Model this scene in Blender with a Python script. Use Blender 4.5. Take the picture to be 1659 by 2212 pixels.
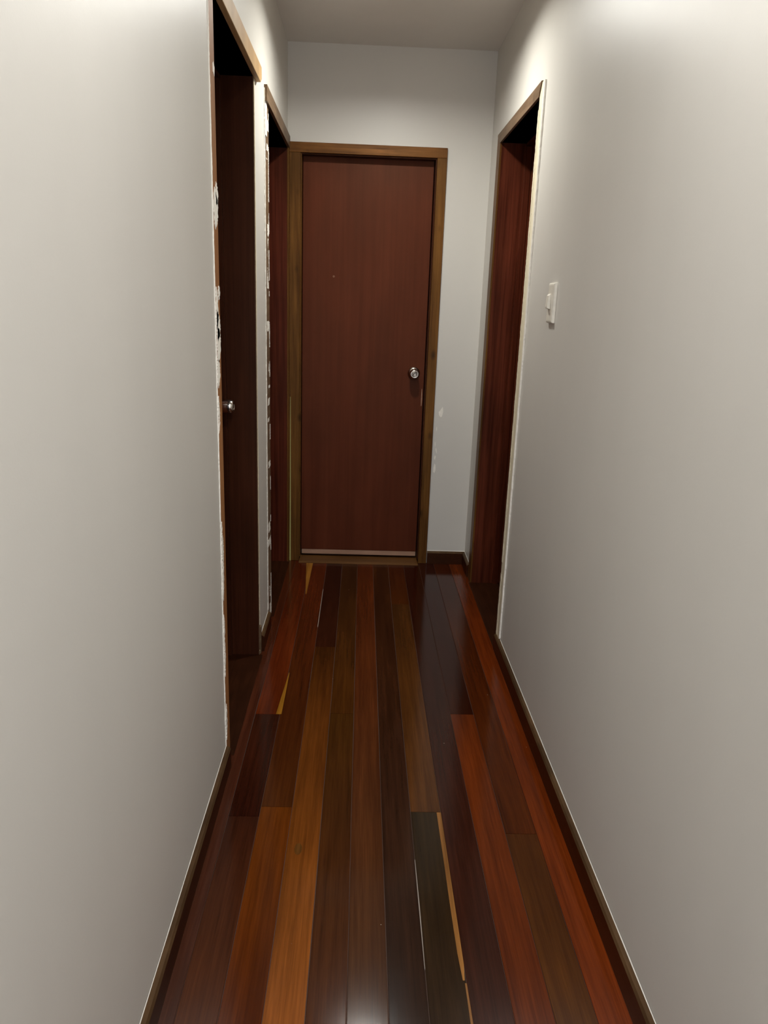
import bpy, bmesh, math, random
from mathutils import Matrix, Vector, noise
for o in list(bpy.data.objects): bpy.data.objects.remove(o)
S = bpy.context.scene
C = S.collection

# ------------------------------------------------------------------ camera
XL, XR, YB, ZC = -0.384, 0.597, 3.935, 2.538       # wall planes, far wall, ceiling
CAM_H, FPX = 1.383, 1616.1
PITCH, YAW, ROLL = 0.27148, 0.03566, 0.03595
def cam_axes(pi, ya, ro):
    cy, sy, cp, sp = math.cos(ya), math.sin(ya), math.cos(pi), math.sin(pi)
    f = Vector((sy*cp, cy*cp, -sp)); r = Vector((cy, -sy, 0)); u = r.cross(f)
    c, s = math.cos(ro), math.sin(ro)
    return c*r+s*u, -s*r+c*u, f
r_, u_, f_ = cam_axes(PITCH, YAW, ROLL)
cd = bpy.data.cameras.new('camera'); cam = bpy.data.objects.new('camera', cd); C.objects.link(cam)
cam.matrix_world = Matrix(((r_.x, u_.x, -f_.x, 0), (r_.y, u_.y, -f_.y, 0), (r_.z, u_.z, -f_.z, CAM_H), (0, 0, 0, 1)))
cd.sensor_fit = 'HORIZONTAL'; cd.sensor_width = 36; cd.lens = FPX/1659*36; cd.clip_start = 0.02
S.camera = cam

# ------------------------------------------------------------------ world, lights, exposure
W = bpy.data.worlds.new('world'); S.world = W; W.use_nodes = True
W.node_tree.nodes['Background'].inputs[0].default_value = (.75, .85, 1, 1)
W.node_tree.nodes['Background'].inputs[1].default_value = 0.25
LAMPS = [(0.107, 3.04, 16.6, (1.0, .99, .93)), (0.107, 1.00, 11.6, (1.0, 1.0, 1.0)), (0.107, -0.80, 34.0, (.96, 1.0, 1.08))]  # last lamp is unseen, added to brighten the near walls
LAMP_Z, LAMP_R = 2.470, 0.06
dl = bpy.data.lights.new('daylight', 'AREA'); dl.shape = 'RECTANGLE'; dl.size = .75; dl.size_y = 1.9
dl.energy = 21; dl.color = (.93, .95, 1.03)
do = bpy.data.objects.new('daylight', dl); C.objects.link(do)
do.location = (0.107, -2.35, 1.05)
do.rotation_euler = Vector((0, 1, 0)).to_track_quat('-Z', 'Z').to_euler()
VS = S.view_settings
VS.view_transform = 'Standard'; VS.look = 'None'; VS.gamma = 1; VS.use_curve_mapping = False
VS.exposure = 0.0

# ------------------------------------------------------------------ helpers
def lin(h, k=1.0):
    h = h.lstrip('#'); o = []
    for i in (0, 2, 4):
        v = int(h[i:i+2], 16)/255
        o.append((v/12.92 if v <= .04045 else ((v+.055)/1.055)**2.4)*k)
    return (*o, 1)

def nodes(m):
    m.use_nodes = True
    nt = m.node_tree
    return nt, nt.nodes, nt.links, nt.nodes['Principled BSDF']

def pos(nt, sc, off=None):
    g = nt.nodes.new('ShaderNodeNewGeometry')
    mp = nt.nodes.new('ShaderNodeMapping'); mp.inputs['Scale'].default_value = sc
    nt.links.new(g.outputs['Position'], mp.inputs['Vector'])
    return mp.outputs['Vector']

def noi(nt, vec, scale, detail=4, rough=.55, dist=0):
    n = nt.nodes.new('ShaderNodeTexNoise'); n.inputs['Scale'].default_value = scale
    n.inputs['Detail'].default_value = detail; n.inputs['Roughness'].default_value = rough
    n.inputs['Distortion'].default_value = dist
    nt.links.new(vec, n.inputs['Vector']); return n.outputs['Fac']

def ramp(nt, fac, stops):
    r = nt.nodes.new('ShaderNodeValToRGB'); e = r.color_ramp.elements
    while len(e) < len(stops): e.new(.5)
    for el, (p, c) in zip(e, stops): el.position = p; el.color = c if len(c) == 4 else (*c, 1)
    nt.links.new(fac, r.inputs[0]); return r.outputs[0]

def mixc(nt, mode, a, b, fac):
    m = nt.nodes.new('ShaderNodeMix'); m.data_type = 'RGBA'; m.blend_type = mode
    for s, v in ((m.inputs[0], fac), (m.inputs[6], a), (m.inputs[7], b)):
        if hasattr(v, 'is_linked') or isinstance(v, bpy.types.NodeSocket): nt.links.new(v, s)
        else: s.default_value = v
    return m.outputs[2]

def bump(nt, bs, h, strength, dist):
    b = nt.nodes.new('ShaderNodeBump'); b.inputs['Strength'].default_value = strength
    b.inputs['Distance'].default_value = dist
    nt.links.new(h, b.inputs['Height']); nt.links.new(b.outputs[0], bs.inputs['Normal'])

def paint(name, col, rough=.45, spec=.4, peel=.12, mott=.03):
    m = bpy.data.materials.new(name); nt, N, L, bs = nodes(m)
    v = pos(nt, (1, 1, 1))
    a = noi(nt, pos(nt, (1.6, 1.6, .5)), 1.4, 3)
    lo = tuple(c*(1-mott) for c in col[:3]); hi = tuple(c*(1+mott) for c in col[:3])
    L.new(ramp(nt, a, [(.3, lo), (.7, hi)]), bs.inputs['Base Color'])
    bs.inputs['Roughness'].default_value = rough; bs.inputs['Specular IOR Level'].default_value = spec
    big = noi(nt, v, 9, 2); fine = noi(nt, v, 240, 3)
    ad = N.new('ShaderNodeMath'); ad.operation = 'MULTIPLY_ADD'; ad.inputs[1].default_value = 6
    L.new(big, ad.inputs[0]); L.new(fine, ad.inputs[2])
    bump(nt, bs, ad.outputs[0], peel, .0008)
    return m

def wood(name, dark, light, grain=(60, 60, 2.2), rough=.45, spec=.35, knots=0, fine=.35, coat=0, worn=None):
    m = bpy.data.materials.new(name); nt, N, L, bs = nodes(m)
    v = pos(nt, grain)
    a = noi(nt, v, 1.0, 6, .6, .4)
    col = ramp(nt, a, [(.30, dark), (.72, light)])
    blot = ramp(nt, noi(nt, pos(nt, (6, 6, 2.5)), 1, 3), [(.3, (1-fine,)*3), (.7, (1+.0,)*3)])
    col = mixc(nt, 'MULTIPLY', col, blot, .8)
    if knots:
        k = N.new('ShaderNodeTexVoronoi'); k.inputs['Scale'].default_value = 1
        L.new(pos(nt, (14, 14, 7)), k.inputs['Vector'])
        kf = ramp(nt, k.outputs['Distance'], [(.05, (.16, .12, .10)), (.22, (1, 1, 1))])
        col = mixc(nt, 'MULTIPLY', col, kf, knots)
    if worn:
        wf = ramp(nt, noi(nt, pos(nt, (30, 30, 9)), 1, 5, .7), [(.63, (0, 0, 0)), (.67, (1, 1, 1))])
        col = mixc(nt, 'MIX', col, worn, wf)
    L.new(col, bs.inputs['Base Color'])
    bs.inputs['Roughness'].default_value = rough; bs.inputs['Specular IOR Level'].default_value = spec
    bs.inputs['Specular Tint'].default_value = (1, .78, .55, 1)
    bs.inputs['Coat Weight'].default_value = coat; bs.inputs['Coat Roughness'].default_value = .2
    bump(nt, bs, a, .25, .0006)
    return m

def plain(name, col, rough=.5, metal=0, spec=.5):
    m = bpy.data.materials.new(name); nt, N, L, bs = nodes(m)
    c = ramp(nt, noi(nt, pos(nt, (1, 1, 1)), 60, 3), [(.3, tuple(x*.93 for x in col[:3])), (.7, tuple(min(1, x*1.04) for x in col[:3]))])
    L.new(c, bs.inputs['Base Color'])
    bs.inputs['Roughness'].default_value = rough; bs.inputs['Metallic'].default_value = metal
    bs.inputs['Specular IOR Level'].default_value = spec
    return m

M = {}
M['wall'] = paint('wall_paint', (.655, .630, .577), .42, .45)
M['ceiling'] = paint('ceiling_paint', (.80, .765, .71), .7, .2)
M['plaster'] = plain('chalky_plaster', (.93, .89, .80), .7)
M['cream'] = wood('cream_painted_wood', (.80, .71, .50, 1), (.90, .83, .65, 1), (50, 50, 3), .5, .35, 0, .15)
M['tan'] = wood('bare_tan_wood', (.46, .28, .12, 1), (.66, .44, .22, 1), (70, 4, 4), .55, .3, 0, .3)
M['tanv'] = wood('stripped_tan_wood', (.30, .115, .035, 1), (.46, .215, .085, 1), (90, 90, 2.5), .5, .25, 0, .3)
M['frame'] = wood('knotty_brown_wood', (.075, .026, .004, 1), (.205, .088, .018, 1), (70, 70, 2.5), .45, .22, .8, .45)
M['framex'] = wood('knotty_brown_wood_head', (.10, .034, .006, 1), (.27, .110, .026, 1), (4, 70, 70), .45, .22, .85, .4)
M['greyhead'] = wood('weathered_brown_wood', (.13, .075, .040, 1), (.23, .155, .095, 1), (60, 4, 60), .5, .25, .3, .4)
M['door'] = wood('mahogany_door', (.088, .0165, .0060, 1), (.116, .0265, .0105, 1), (30, 30, .8), .46, .20, 0, .28)
M['jamb'] = wood('red_mahogany_jamb', (.045, .006, .002, 1), (.125, .024, .011, 1), (75, 40, 1.6), .42, .16, 0, .5)
M['jambr'] = wood('streaky_mahogany_jamb', (.040, .006, .002, 1), (.150, .033, .015, 1), (75, 40, 1.6), .42, .14, 0, .5)
M['jambd'] = wood('dark_brown_jamb', (.034, .009, .0035, 1), (.066, .018, .008, 1), (75, 40, 1.6), .42, .14, 0, .4)
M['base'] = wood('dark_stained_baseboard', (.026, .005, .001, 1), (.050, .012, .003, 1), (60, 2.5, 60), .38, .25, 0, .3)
M['basetop'] = wood('lighter_baseboard_top', (.045, .021, .008, 1), (.12, .065, .028, 1), (30, 5, 30), .5, .2, 0, .4)  # lighter brown for the upward-facing baseboard faces
M['sill'] = wood('dark_sill_wood', (.022, .006, .002, 1), (.045, .013, .005, 1), (60, 3, 20), .5, .08, 0, .4)
M['sillx'] = wood('brown_sill_wood', (.10, .040, .010, 1), (.17, .075, .022, 1), (3, 60, 60), .35, .4, 0, .3)
M['raw'] = wood('raw_pinkish_wood', (.36, .20, .13, 1), (.47, .29, .2, 1), (4, 60, 60), .6, .3, 0, .2)
M['green'] = plain('old_yellow_green_paint', (.42, .40, .13), .5)
M['chrome'] = plain('brushed_steel', (.62, .58, .53), .16, 1)
M['keyway'] = plain('dark_keyhole', (.03, .025, .02), .4, .6)
M['switch'] = plain('ivory_plastic', (.80, .76, .66), .35)
M['white'] = plain('white_enamel', (.8, .8, .78), .4)
M['gap'] = plain('dark_backing', (.02, .014, .01), .9)

def box(bm, x0, x1, y0, y1, z0, z1):
    v = [bm.verts.new(p) for p in ((x0,y0,z0),(x1,y0,z0),(x1,y1,z0),(x0,y1,z0),(x0,y0,z1),(x1,y0,z1),(x1,y1,z1),(x0,y1,z1))]
    for f in ((0,3,2,1),(4,5,6,7),(0,1,5,4),(1,2,6,5),(2,3,7,6),(3,0,4,7)): bm.faces.new([v[i] for i in f])

def boxes(*bs):
    bm = bmesh.new()
    for b in bs: box(bm, *b)
    return bm

def prism(poly, axis, a, b):
    """extrude a 2D polygon along axis from a to b (axis 0: poly=(y,z), 1: (x,z), 2: (x,y))"""
    bm = bmesh.new()
    def P(u, v, t): return ((t, u, v), (u, t, v), (u, v, t))[axis]
    A = [bm.verts.new(P(u, v, a)) for u, v in poly]; B = [bm.verts.new(P(u, v, b)) for u, v in poly]
    n = len(poly)
    bm.faces.new(A); bm.faces.new(B[::-1])
    for i in range(n): bm.faces.new((A[i], B[i], B[(i+1) % n], A[(i+1) % n]))
    bmesh.ops.recalc_face_normals(bm, faces=bm.faces)
    return bm

def root_loc(o):
    while o.parent: o = o.parent
    return o.location.copy()

def obj(name, bm, mat, parent=None, bev=0, smooth=False, kind=None):
    if parent: bmesh.ops.translate(bm, verts=bm.verts, vec=-root_loc(parent))
    me = bpy.data.meshes.new(name); bm.to_mesh(me); bm.free()
    for m in (mat if isinstance(mat, list) else [mat]): me.materials.append(m)
    if smooth:
        for p in me.polygons: p.use_smooth = True
    o = bpy.data.objects.new(name, me); C.objects.link(o)
    if parent: o.parent = parent
    if bev:
        b = o.modifiers.new('bevel', 'BEVEL'); b.width = bev; b.segments = 2; b.limit_method = 'ANGLE'
    if kind: o['kind'] = kind
    return o

def tag(o, label, cat=None, kind=None, group=None):
    o['label'] = label
    if cat: o['category'] = cat
    if kind: o['kind'] = kind
    if group: o['group'] = group
    return o

def empty(name, loc, label, cat, kind=None):
    o = bpy.data.objects.new(name, None); C.objects.link(o); o.location = loc; o.empty_display_size = .05
    return tag(o, label, cat, kind)

def lathe(prof, origin, axis, seg=40):
    """prof = [(radius, distance along axis)], axis a unit Vector"""
    bm = bmesh.new(); ax = Vector(axis).normalized(); q = ax.to_track_quat('Z', 'Y')
    rings = []
    for r, h in prof:
        if r < 1e-6: rings.append([bm.verts.new(Vector(origin)+q @ Vector((0, 0, h)))]); continue
        rings.append([bm.verts.new(Vector(origin)+q @ Vector((r*math.cos(2*math.pi*i/seg), r*math.sin(2*math.pi*i/seg), h))) for i in range(seg)])
    for A, B in zip(rings, rings[1:]):
        if len(A) == 1 and len(B) == 1: continue
        for i in range(seg):
            j = (i+1) % seg
            if len(A) == 1: bm.faces.new((A[0], B[i], B[j]))
            elif len(B) == 1: bm.faces.new((A[i], B[0], A[j]))
            else: bm.faces.new((A[i], B[i], B[j], A[j]))
    bmesh.ops.recalc_face_normals(bm, faces=bm.faces)
    return bm

def ragged(x, sgn, ya, yb, z0, z1, step=.008, th=.0015, seed=0, amp=.004, freq=7, sparse=0.0):
    """torn strip lying on a side wall plane x; ya(z), yb(z) give its two edges, th its thickness towards the passage (sgn)"""
    rnd = random.Random(seed); bm = bmesh.new(); n = int((z1-z0)/step); prev = None
    fa = ya if callable(ya) else (lambda z: ya); fb = yb if callable(yb) else (lambda z: yb)
    for i in range(n+1):
        z = z0+(z1-z0)*i/n
        gate = noise.noise(Vector((seed*3.1, 0, z*freq)))*.5+.5
        if sparse and gate < sparse: prev = None; continue
        a = fa(z)+amp*noise.noise(Vector((seed, 1, z*22)))+amp*.7*rnd.uniform(-.5, .5)
        b = fb(z)+amp*noise.noise(Vector((seed, 9, z*18)))+amp*.9*rnd.uniform(-.5, .5)
        if b < a+.0012: b = a+.0012
        row = [bm.verts.new((x, a, z)), bm.verts.new((x+sgn*th, a, z)), bm.verts.new((x+sgn*th, b, z)), bm.verts.new((x, b, z))]
        if prev:
            for k in range(3): bm.faces.new((prev[k], prev[k+1], row[k+1], row[k]))
        else: bm.faces.new(row)
        prev = row
    bmesh.ops.recalc_face_normals(bm, faces=bm.faces)
    return bm

def flake(plane, c, pts, off, th=.0012):
    """small flat chip polygon; plane 'x' -> pts are (y,z); plane 'y' -> pts are (x,z)"""
    if plane == 'x': return prism(pts, 0, c, c+off*th)
    return prism(pts, 1, c, c+off*th)

# ------------------------------------------------------------------ room shell
T = .16                                # side wall thickness (doors hang flush with the rooms)
Y0 = -2.2
D1 = (2.070, 2.768, 2.088)             # near left doorway  y0, y1, head height
D2 = (3.150, 3.902, 2.080)             # far left doorway
D4 = (2.872, 3.640, 2.092)             # right doorway
DB = (-.321, .337, 2.067)              # far door           x0, x1, head height

w = obj('wall_left', boxes((XL-T, XL, Y0, D1[0], 0, ZC), (XL-T, XL, D1[0], D1[1], D1[2], ZC), (XL-T, XL, D1[1], D2[0], 0, ZC),
        (XL-T, XL, D2[0], D2[1], D2[2], ZC), (XL-T, XL, D2[1], YB+.12, 0, ZC)), M['wall'], kind='structure')
tag(w, 'pale grey painted left wall of the passage with two doorways')
w = obj('wall_right', boxes((XR, XR+T, Y0, D4[0], 0, ZC), (XR, XR+T, D4[0], D4[1], D4[2], ZC), (XR, XR+T, D4[1], YB+.12, 0, ZC)), M['wall'], kind='structure')
tag(w, 'pale grey painted right wall of the passage with the light switch')
wall_back = obj('wall_back', boxes((XL, DB[0], YB, YB+.12, 0, ZC), (DB[0], DB[1], YB, YB+.12, DB[2], ZC), (DB[1], XR, YB, YB+.12, 0, ZC)), M['wall'], kind='structure')
tag(wall_back, 'pale grey wall closing the far end of the passage')
w = obj('wall_rear', boxes((XL, -.28, Y0-.12, Y0, 0, ZC), (.49, XR, Y0-.12, Y0, 0, ZC), (-.28, .49, Y0-.12, Y0, 2.05, ZC)), M['wall'], kind='structure')
tag(w, 'pale wall behind the viewer with an open doorway')
w = obj('ceiling', boxes((XL-T, XR+T, Y0-.12, YB+.12, ZC, ZC+.1)), M['ceiling'], kind='structure')
tag(w, 'plain off-white passage ceiling')

# unseen, added to block stray world light at door gaps: dark partition sheets
def backing(name, b, label):
    o = obj(name, boxes(*b), M['gap'], kind='structure'); tag(o, label)
backing('light_block_left', [(XL-T-.10, XL-T-.06, 1.8, YB+.24, -.05, ZC)], 'added light-blocking partition behind the left doors')
backing('light_block_right', [(XR+T+.06, XR+T+.10, 2.6, YB+.24, -.05, ZC)], 'added light-blocking partition behind the right door')
backing('light_block_back', [(XL-T-.1, XR+T+.1, YB+.20, YB+.24, -.05, ZC)], 'added light-blocking partition behind the far door')
backing('light_block_floor', [(XL-T-.1, XL-.0005, 1.8, YB+.24, -.06, -.021), (XR+.0005, XR+T+.1, 2.6, YB+.24, -.06, -.021), (XL-.1, XR+.1, YB, YB+.24, -.06, -.021)], 'added dark light-blocking sheets below the doorway sills')

# --- floor: each board its own tint (pattern of one floor mesh)
K = 1.0
SE = [-.384, -.338, -.253, -.165, -.080, .003, .088, .170, .256, .342, .425, .511, .597]
END = YB
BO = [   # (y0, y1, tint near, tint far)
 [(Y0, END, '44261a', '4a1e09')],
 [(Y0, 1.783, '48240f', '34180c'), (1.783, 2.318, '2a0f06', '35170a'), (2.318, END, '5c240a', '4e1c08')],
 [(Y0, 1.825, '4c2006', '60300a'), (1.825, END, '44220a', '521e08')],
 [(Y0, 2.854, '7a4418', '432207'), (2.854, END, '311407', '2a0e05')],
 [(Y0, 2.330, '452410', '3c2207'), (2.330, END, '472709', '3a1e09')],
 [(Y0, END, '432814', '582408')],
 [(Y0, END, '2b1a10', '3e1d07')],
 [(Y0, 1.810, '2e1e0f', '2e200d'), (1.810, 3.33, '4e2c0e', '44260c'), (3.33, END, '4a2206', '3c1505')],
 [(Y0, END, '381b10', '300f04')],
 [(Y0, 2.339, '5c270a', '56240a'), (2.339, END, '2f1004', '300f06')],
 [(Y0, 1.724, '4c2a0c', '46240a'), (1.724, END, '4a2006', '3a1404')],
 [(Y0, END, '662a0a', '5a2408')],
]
bm = bmesh.new(); cl = bm.loops.layers.float_color.new('tint'); sl = bm.loops.layers.float_color.new('shift')
rnd = random.Random(5)
def board(col, z, mi, ps):
    """loose sliver let into the floor"""
    sh = (rnd.random()*9, rnd.random()*9, rnd.random(), 1)
    top = [bm.verts.new((p[0], p[1], z)) for p in ps]; bot = [bm.verts.new((p[0], p[1], -.02)) for p in ps]
    n = len(ps); fs = [bm.faces.new(top)]
    for i in range(n):
        j = (i+1) % n; fs.append(bm.faces.new((top[j], top[i], bot[i], bot[j])))
    for f in fs:
        f.material_index = mi
        for l in f.loops: l[cl] = col; l[sl] = sh
def plank(x0, x1, y0, y1, h0, h1):
    g, e = .0007, .0009
    sh = (rnd.random()*9, rnd.random()*9, rnd.random(), 1)
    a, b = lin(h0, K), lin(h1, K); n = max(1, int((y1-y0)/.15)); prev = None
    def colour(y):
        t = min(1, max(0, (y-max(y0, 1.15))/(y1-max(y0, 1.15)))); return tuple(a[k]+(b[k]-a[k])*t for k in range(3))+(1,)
    for i in range(n+1):
        y = y0+g+(y1-y0-2*g)*i/n; zz = -.0006 if i in (0, n) else 0
        w0 = g+.0005*noise.noise(Vector((x0*40, y*3, 1))); w1 = g+.0005*noise.noise(Vector((x1*40+5, y*3, 1)))
        row = [bm.verts.new(p) for p in ((x0+w0, y, -.02), (x0+w0, y, -.0006), (x0+w0+e, y, zz), (x1-w1-e, y, zz), (x1-w1, y, -.0006), (x1-w1, y, -.02))]
        if prev:
            for k in range(5):
                f = bm.faces.new((prev[k+1], prev[k], row[k], row[k+1]))
                for l in f.loops: l[cl] = colour(l.vert.co.y); l[sl] = sh
        if i in (0, n):
            f = bm.faces.new(row if i else row[::-1])
            for l in f.loops: l[cl] = colour(y); l[sl] = sh
        prev = row
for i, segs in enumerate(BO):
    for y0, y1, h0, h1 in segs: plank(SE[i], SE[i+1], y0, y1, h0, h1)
# filler under the joints
box(bm, XL, XR, Y0-.12, END, -.05, -.0035)
bm.faces.ensure_lookup_table()
for f in bm.faces[-6:]: f.material_index = 1
# honey coloured sapwood slivers along some joints, and a pale open crack
board((.30, .125, .018, 1), .0004, 2, [(-.279, 3.916), (-.2475, 3.43), (-.2435, 3.43), (-.240, 3.916)])
board((.34, .15, .015, 1), .0004, 2, [(-.2665, 2.319), (-.2475, 2.319), (-.2485, 2.62), (-.2505, 2.62)])
board((.11, .045, .010, 1), .0003, 2, [(-.134+.010*math.cos(t*.5236), 1.655+.022*math.sin(t*.5236)) for t in range(12)])
yl = [(.2440, 1.808), (.2448, 1.6), (.2445, 1.45), (.2455, 1.33), (.2490, 1.262), (.2530, 1.262), (.2562, 1.30), (.2562, 1.808)]
board((.30, .135, .035, 1), .0004, 2, yl)
board((.24, .11, .035, 1), .0004, 2, [(.2525, 1.255), (.2520, 1.14), (.2540, .95), (.2565, .95), (.2572, 1.15), (.2565, 1.255)])
board((.42, .37, .31, 1), .0005, 3, [(.1692, 1.62), (.1690, 1.46), (.1693, 1.29), (.1706, 1.29), (.1715, 1.46), (.1706, 1.62)])
board((.30, .25, .2, 1), .0005, 3, [(-.1665, 3.50), (-.1668, 3.05), (-.1640, 3.05), (-.1642, 3.50)])
m = bpy.data.materials.new('varnished_floorboards'); nt, N, L, bs = nodes(m)
at = N.new('ShaderNodeAttribute'); at.attribute_name = 'tint'
at2 = N.new('ShaderNodeAttribute'); at2.attribute_name = 'shift'
geo = N.new('ShaderNodeNewGeometry'); va = N.new('ShaderNodeVectorMath'); va.operation = 'ADD'
L.new(geo.outputs['Position'], va.inputs[0]); L.new(at2.outputs['Vector'], va.inputs[1])
mp = N.new('ShaderNodeMapping'); mp.inputs['Scale'].default_value = (85, 2.6, 1); L.new(va.outputs[0], mp.inputs['Vector'])
gr = noi(nt, mp.outputs[0], 1.0, 7, .62, .15)
mp3 = N.new('ShaderNodeMapping'); mp3.inputs['Scale'].default_value = (380, 9, 1); L.new(va.outputs[0], mp3.inputs['Vector'])
gr2 = noi(nt, mp3.outputs[0], 1.0, 3, .6, .2)
mp2 = N.new('ShaderNodeMapping'); mp2.inputs['Scale'].default_value = (9, 1.6, 1); L.new(va.outputs[0], mp2.inputs['Vector'])
bl = noi(nt, mp2.outputs[0], 1.0, 3, .5, .1)
c1 = mixc(nt, 'MULTIPLY', at.outputs['Color'], ramp(nt, gr, [(.28, (.58, .55, .52)), (.72, (1.35, 1.35, 1.35))]), .85)
c2 = mixc(nt, 'MULTIPLY', c1, ramp(nt, bl, [(.25, (.66, .62, .60)), (.75, (1.3, 1.3, 1.3))]), .9)
c2 = mixc(nt, 'MULTIPLY', c2, ramp(nt, gr2, [(.3, (.8, .8, .8)), (.7, (1.15, 1.15, 1.15))]), .8)
vo = N.new('ShaderNodeTexVoronoi'); vo.inputs['Scale'].default_value = 11; L.new(geo.outputs['Position'], vo.inputs['Vector'])
spk = ramp(nt, vo.outputs['Distance'], [(.012, (1, 1, 1)), (.02, (0, 0, 0))])
c2 = mixc(nt, 'MIX', c2, (.32, .26, .19, 1), spk)
L.new(c2, bs.inputs['Base Color'])
rr = ramp(nt, noi(nt, pos(nt, (5, 2, 1)), 1, 3), [(.3, (.11,)*3), (.7, (.16,)*3)])
L.new(rr, bs.inputs['Roughness']); bs.inputs['Specular IOR Level'].default_value = .17
bump(nt, bs, gr, .10, .0006)
filler = plain('dusty_joint_filler', (.085, .045, .030), .8)
sap = m.copy(); sap.name = 'honey_sapwood'
crack = plain('pale_crack_dust', (.30, .25, .21), .8)
fl = obj('floor', bm, [m, filler, sap, crack], kind='structure')
tag(fl, 'varnished red-brown hardwood floorboards running down the passage')

# ------------------------------------------------------------------ baseboards (each with a thin pale caulk line on top)
BH, BT = .071, .0155
def baseboard(name, axis, a, b, wall, sgn, label, h=BH):
    """axis = direction it runs; wall = plane of the wall; sgn = towards the passage"""
    t = BT*sgn
    prof = [(wall, 0), (wall+t, 0), (wall+t, h-.009), (wall+t*.72, h-.003), (wall+t*.25, h), (wall, h)]
    bmb = prism(prof, 1, a, b) if axis == 1 else prism(prof, 0, a, b)
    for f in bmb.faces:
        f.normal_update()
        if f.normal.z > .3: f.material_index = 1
    o = obj(name, bmb, [M['base'], M['basetop']], kind='structure'); tag(o, label)
    n = max(2, int((b-a)/.02)); bmc = bmesh.new(); prev = None
    for i in range(n+1):
        s = a+(b-a)*i/n
        hh = h+.0022+.0016*noise.noise(Vector((s*9, wall, 3)))
        q = [(wall, h-.001), (wall+sgn*.0028, h-.001), (wall+sgn*.0008, hh)]
        row = [bmc.verts.new((u, s, v) if axis == 1 else (s, u, v)) for u, v in q]
        if prev:
            for k in range(2): bmc.faces.new((prev[k], prev[k+1], row[k+1], row[k]))
        prev = row
    bmesh.ops.recalc_face_normals(bmc, faces=bmc.faces)
    obj('caulk_line', bmc, M['plaster'], o)
    return o
baseboard('baseboard_left', 1, Y0, 2.012, XL, 1, 'dark baseboard along the left wall up to the near doorway')
baseboard('baseboard_left_middle', 1, 2.80, 3.045, XL, 1, 'short dark baseboard between the two left doorways')
baseboard('baseboard_right', 1, Y0, 2.868, XR, -1, 'dark baseboard along the right wall below the light switch')
baseboard('baseboard_right_far', 1, 3.722, YB, XR, -1, 'short dark baseboard between right doorway and far corner')
baseboard('baseboard_back', 0, .387, XR-.0005, YB, -1, 'dark baseboard on the far wall right of the door')

# ------------------------------------------------------------------ door hardware
def knob(panel, base, axis):
    """round passage knob: rose, neck, ball with a key cylinder"""
    obj('rose', lathe([(0, 0), (.031, 0), (.0325, .003), (.030, .007), (.022, .011), (.013, .013), (0, .013)], base, axis), M['chrome'], panel, smooth=True)
    obj('door_knob', lathe([(.013, .010), (.0145, .014), (.0175, .018), (.0222, .024), (.0248, .032), (.0255, .042),
        (.0250, .053), (.0232, .0610), (.0205, .0650), (.0170, .0662), (.0150, .0648), (.0140, .0612), (.0085, .0605)], base, axis), M['chrome'], panel, smooth=True)
    obj('keyhole_ring', lathe([(.0088, .0560), (.0088, .0612), (.0074, .0645), (.0066, .0650), (.0056, .0640), (0, .0640)], base, axis), M['chrome'], panel, smooth=True)
    obj('key_slot', lathe([(0, .0636), (.0145, .0600), (.0145, .0607), (.0088, .0607)], base, axis), M['keyway'], panel, smooth=True)

def side_door(name, wall, sgn, D, far_w, near_w, head, mats, label):
    """doorway in a side wall. sgn = direction away from the passage"""
    y0, y1, h = D
    root = empty(name, (wall, (y0+y1)/2, 0), label, None, 'structure')
    if 'category' in root: del root['category']
    a, b = sorted((wall, wall+sgn*T)); jt = .004
    # lining: near side, far side, head
    obj('jamb', boxes((a, b, y0-.018, y0+.0, 0, h)), mats['jamb'], root)
    obj('jamb', boxes((a, b, y1-.0005, y1+.018, 0, h)), mats['jamb'], root)
    obj('head_jamb', boxes((a, b, y0-.018, y1+.018, h, h+.018)), mats['jamb'], root)
    # stops
    s0, s1 = sorted((wall+sgn*.108, wall+sgn*.136))
    obj('door_stop', boxes((s0, s1, y1-.012, y1, 0, h), (s0, s1, y0, y0+.012, 0, h), (s0, s1, y0, y1, h-.012, h)), mats['jamb'], root, bev=.001)
    # slab flush with the room side
    p0, p1 = sorted((wall+sgn*.138, wall+sgn*.175))
    panel = obj('door_panel', boxes((p0, p1, y0+.003, y1-.003, .010, h-.003)), M['door'], root, bev=.0015)
    t0, t1 = sorted((wall-sgn*.0135, wall+sgn*.18))
    obj('threshold', boxes((t0, t1, y0, y1, -.02, .0010)), M['sill'], root, bev=.001)
    return root, panel

# --- door_1: near left, stripped tan casing with torn paint
d1, panel1 = side_door('door_1', XL, -1, D1, .02, .06, None, {'jamb': M['jambd']},
    'dark closed door in the near left doorway with stripped tan casing')
obj('casing', boxes((XL, XL+.002, 2.013, D1[0]+.003, 0, 2.092)), M['tanv'], d1, bev=.001)
obj('casing', boxes((XL-.001, XL+.0012, D1[1]-.002, D1[1]+.006, 0, D1[2])), M['greyhead'], d1)
obj('head_casing', prism([(1.985, 2.088), (2.832, 2.088), (2.862, 2.104), (2.862, 2.141), (1.985, 2.141)], 0, XL, XL+.017), M['tan'], d1, bev=.0015)
obj('torn_paint', ragged(XL, 1, 2.0095, 2.0140, .03, 2.09, .006, .0026, 3, .003), M['plaster'], d1)
def tornpatch(ylo, yhi, zc, hh, seed, th=.0015, x=XL+.002, par=d1):
    k = lambda z: max(0, 1-((z-zc)/hh)**2)**.5
    obj('torn_paint', ragged(x, 1, lambda z: ylo+(yhi-ylo)*.35*(1-k(z)), lambda z: ylo+(yhi-ylo)*k(z), zc-hh, zc+hh, .004, th, seed, .010), M['plaster'], par)
tornpatch(2.018, 2.071, 1.600, .050, 11); tornpatch(2.048, 2.071, 1.635, .030, 12)
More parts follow.
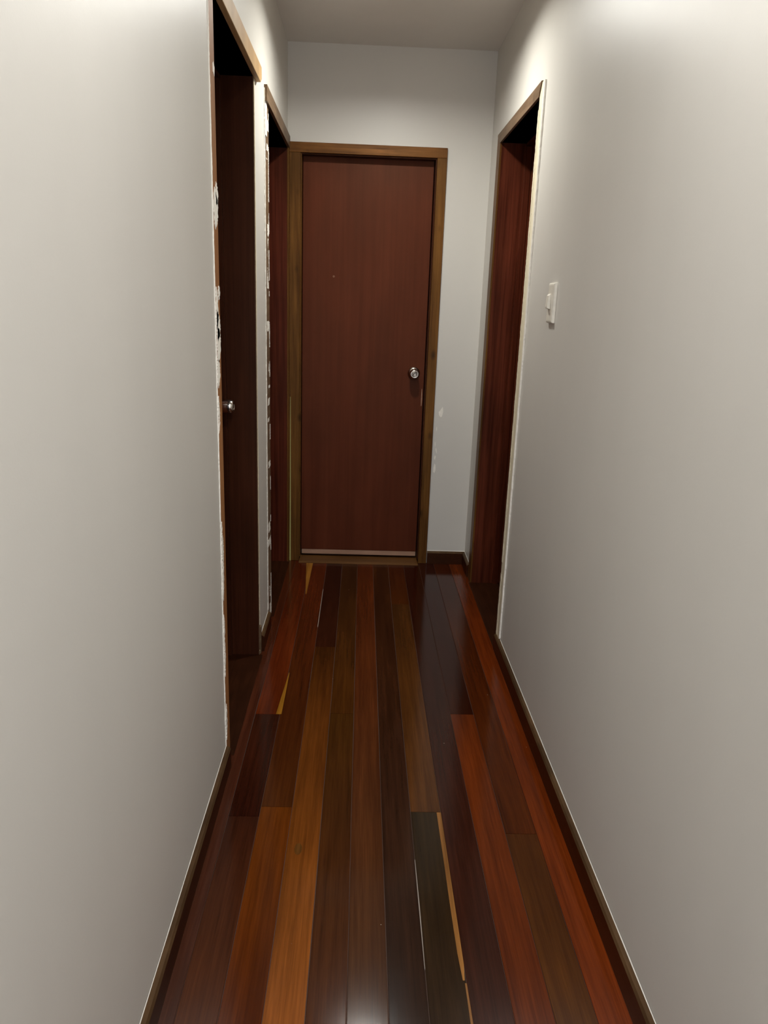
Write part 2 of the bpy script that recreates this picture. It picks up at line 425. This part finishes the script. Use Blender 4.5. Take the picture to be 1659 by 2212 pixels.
tornpatch(2.016, 2.045, 1.355, .055, 13); tornpatch(2.050, 2.070, 1.395, .018, 14)
tornpatch(2.016, 2.062, 1.310, .040, 15); tornpatch(2.020, 2.068, 1.262, .045, 16)
tornpatch(2.016, 2.046, 1.190, .040, 17); tornpatch(2.014, 2.030, 1.08, .05, 18)
tornpatch(2.014, 2.034, .66, .12, 19); tornpatch(2.014, 2.028, .40, .10, 20); tornpatch(2.012, 2.030, .15, .06, 21)
obj('torn_paint', flake('x', XL+.002, [(2.050, 1.912), (2.066, 1.905), (2.070, 1.925), (2.058, 1.936), (2.049, 1.930)], 1), M['plaster'], d1)
obj('torn_paint', ragged(XL+.0002, 1, D1[1]+.006, D1[1]+.016, .13, 2.075, .008, .0022, 31, .004), M['cream'], d1)
# raw block end where the short baseboard was cut back
obj('raw_block', boxes((XL-.004, XL+.006, 2.776, 2.800, 0, .118)), M['greyhead'], d1, bev=.002)
knob(panel1, (XL-.138, 2.700, 1.008), (1, 0, 0))

# --- door_2: far left
d2, panel2 = side_door('door_2', XL, -1, D2, .03, .1, None, {'jamb': M['jamb']},
    'reddish closed door in the far left doorway beside the end door')
obj('casing', boxes((XL, XL+.003, 3.062, D2[0]+.002, 0, 2.085)), M['greyhead'], d2)
obj('head_casing', boxes((XL, XL+.012, 3.050, YB, 2.083, 2.137)), M['greyhead'], d2, bev=.001)
obj('casing', boxes((XL, XL+.009, D2[1]-.002, YB-.001, 0, 2.083)), M['frame'], d2, bev=.001)
obj('torn_paint', ragged(XL+.0005, 1, 3.044, 3.060, .075, 2.125, .007, .0020, 41, .005), M['plaster'], d2)
obj('torn_paint', ragged(XL+.003, 1, lambda z: 3.085+.02*math.sin(z*13), lambda z: 3.12+.025*math.sin(z*19+1), .02, 2.06, .004, .0008, 43, .012, 26, .56), M['plaster'], d2)
obj('torn_paint', ragged(XL+.003, 1, 3.138, 3.147, .03, 2.06, .004, .0012, 44, .006, 12, .5), M['plaster'], d2)
obj('torn_paint', ragged(XL+.003, 1, 3.055, 3.095, 1.97, 2.12, .006, .0016, 45, .008), M['plaster'], d2)
knob(panel2, (XL-.138, 3.215, 1.02), (1, 0, 0))

# --- door_4: right doorway
d4, panel4 = side_door('door_4', XR, 1, D4, .08, .07, None, {'jamb': M['jambr']},
    'dark red closed door in the right doorway with cream near casing')
obj('casing', boxes((XR-.006, XR, 2.812, D4[0], .062, 2.132)), M['cream'], d4, bev=.001)
obj('head_casing', prism([(2.873, 2.091), (3.645, 2.091), (3.712, 2.128), (3.705, 2.136), (2.842, 2.136)], 0, XR-.010, XR), M['greyhead'], d4, bev=.001)
obj('casing', boxes((XR-.008, XR, D4[1]-.001, 3.716, 0, 2.128)), M['frame'], d4, bev=.001)
obj('torn_paint', ragged(XR-.006, -1, D4[0]-.016, D4[0]+.001, .07, 2.05, .007, .0012, 51, .005, sparse=.25), M['cream'], d4)
obj('caulk_line', ragged(XR-.0002, -1, 2.805, 2.8125, .075, 2.13, .008, .0062, 52, .003), M['plaster'], d4)
knob(panel4, (XR+.138, 2.945, 1.02), (-1, 0, 0))

# --- door_3: far end
d3 = empty('door_3', (.008, YB, 0), 'closed mahogany door with a steel knob at the far end', None, 'structure')
x0, x1, h = DB
obj('casing', boxes((-.3752, x0, YB-.015, YB, 0, h)), M['frame'], d3, bev=.002)
obj('casing', boxes((x1, .384, YB-.015, YB, 0, h)), M['frame'], d3, bev=.002)
obj('head_casing', boxes((-.3752, .384, YB-.015, YB, h, 2.113)), M['framex'], d3, bev=.002)
obj('jamb', boxes((x0-.015, x0, YB, YB+.12, 0, h)), M['frame'], d3)
obj('jamb', boxes((x1, x1+.015, YB, YB+.12, 0, h)), M['frame'], d3)
obj('head_jamb', boxes((x0-.015, x1+.015, YB, YB+.12, h, h+.015)), M['frame'], d3)
obj('edge_bead', boxes((x0, x0+.005, YB-.006, YB+.045, .02, h)), M['frame'], d3, bev=.001)
obj('edge_bead', boxes((x1-.006, x1, YB-.002, YB+.045, .02, h)), M['jambd'], d3, bev=.001)
obj('edge_bead', boxes((x0, x1, YB-.004, YB+.045, h-.006, h)), M['jambd'], d3, bev=.001)
panel3 = obj('door_panel', boxes((x0+.007, x1-.009, YB+.050, YB+.088, .047, h-.004)), M['door'], d3, bev=.0015)
obj('raw_bottom_rail', boxes((x0+.010, x1-.010, YB+.049, YB+.087, .021, .046)), M['raw'], panel3, bev=.001)
obj('threshold', prism([(YB-.052, -.01), (YB-.052, .003), (YB-.042, .008), (YB+.10, .008), (YB+.10, -.01)], 0, x0+.002, x1-.002), M['sillx'], d3)
obj('paint_strip', prism([(-.3725, 0), (-.3655, 0), (-.3660, .45), (-.3672, .9), (-.3692, .9), (-.3705, .45)], 1, YB-.0162, YB-.014), M['green'], d3)
knob(panel3, (.2725, YB+.050, 1.036), (0, -1, 0))
obj('strike_scratch', prism([(.318, .955), (.3205, .955), (.3225, .90), (.3215, .865), (.3180, .865), (.3172, .90)], 1, YB+.0488, YB+.0502), M['raw'], panel3)
bmd = lathe([(0, 0), (.0055, 0), (.005, .0006), (0, .0008)], (-.156, YB+.0498, 1.507), (0, -1, 0), 14)
obj('filler_dot', bmd, plain('brown_wood_filler', (.22, .10, .05), .6), panel3)
# paint chips on the far wall, showing white plaster
def chip(pts): obj('paint_chip', flake('y', YB, pts, -1, .0007), M['plaster'], wall_back)
chip([(.412, .826), (.420, .815), (.428, .818), (.434, .842), (.431, .868), (.427, .868), (.418, .850), (.409, .843)])
chip([(.3975, .520), (.404, .512), (.410, .530), (.408, .556), (.402, .566), (.3985, .545)])
chip([(.398, .594), (.404, .582), (.407, .602), (.402, .612)])
chip([(.404, .640), (.4085, .626), (.4125, .618), (.410, .633), (.406, .652)])
chip([(.3985, .664), (.402, .655), (.401, .676), (.3985, .686)])
chip([(.402, .748), (.405, .738), (.4055, .760), (.403, .765)])

# ------------------------------------------------------------------ light switch
sw = empty('light_switch', (XR, 2.437, 1.403), 'small ivory rocker light switch on the right wall near the cream casing', 'light switch')
ya, yb, za, zb, th = 2.400, 2.474, 1.342, 1.464, .0105
bm2 = bmesh.new()
def ring(x, i): return [bm2.verts.new(p) for p in ((x, ya+i, za+i), (x, yb-i, za+i), (x, yb-i, zb-i), (x, ya+i, zb-i))]
rs = [ring(XR, 0), ring(XR-th*.6, 0), ring(XR-th*.92, .003), ring(XR-th, .008)]
for A, B in zip(rs, rs[1:]):
    for i in range(4): bm2.faces.new((A[i], A[(i+1) % 4], B[(i+1) % 4], B[i]))
bm2.faces.new(rs[-1]); bmesh.ops.recalc_face_normals(bm2, faces=bm2.faces)
obj('wall_plate', bm2, M['switch'], sw, bev=.0012)
xf = XR-th
obj('rocker', prism([(xf, 1.384), (xf-.0095, 1.387), (xf-.0100, 1.392), (xf-.0075, 1.425), (xf-.002, 1.431), (xf, 1.431)], 1, 2.430, 2.455), M['switch'], sw, bev=.0008)

# ------------------------------------------------------------------ ceiling downlights (just above the frame and over the viewer)
def lamp(x, y, power, col, label):
    root = empty('ceiling_downlight', (x, y, ZC), label, 'ceiling light')
    obj('housing', lathe([(LAMP_R, LAMP_Z-ZC+.022), (LAMP_R+.012, LAMP_Z-ZC), (LAMP_R+.018, LAMP_Z-ZC+.004), (LAMP_R+.018, -.001), (0, -.001)], (x, y, ZC), (0, 0, 1)), M['white'], root, smooth=False)
    em = bpy.data.materials.new('lamp_diffuser'); nt, N, L, bs = nodes(em)
    area = math.pi*LAMP_R**2
    bs.inputs['Base Color'].default_value = (.8, .8, .8, 1)
    bs.inputs['Emission Color'].default_value = (*col, 1); bs.inputs['Emission Strength'].default_value = power/(area*math.pi)
    obj('diffuser', lathe([(0, LAMP_Z-ZC+.020), (LAMP_R, LAMP_Z-ZC+.020)], (x, y, ZC), (0, 0, 1)), em, root)
for i, (x, y, p, c) in enumerate(LAMPS):
    lamp(x, y, p, c, ('round white ceiling downlight over the doorways', 'round white ceiling downlight above the near walls',
    'round white ceiling downlight added behind the viewer to brighten the near walls')[i])
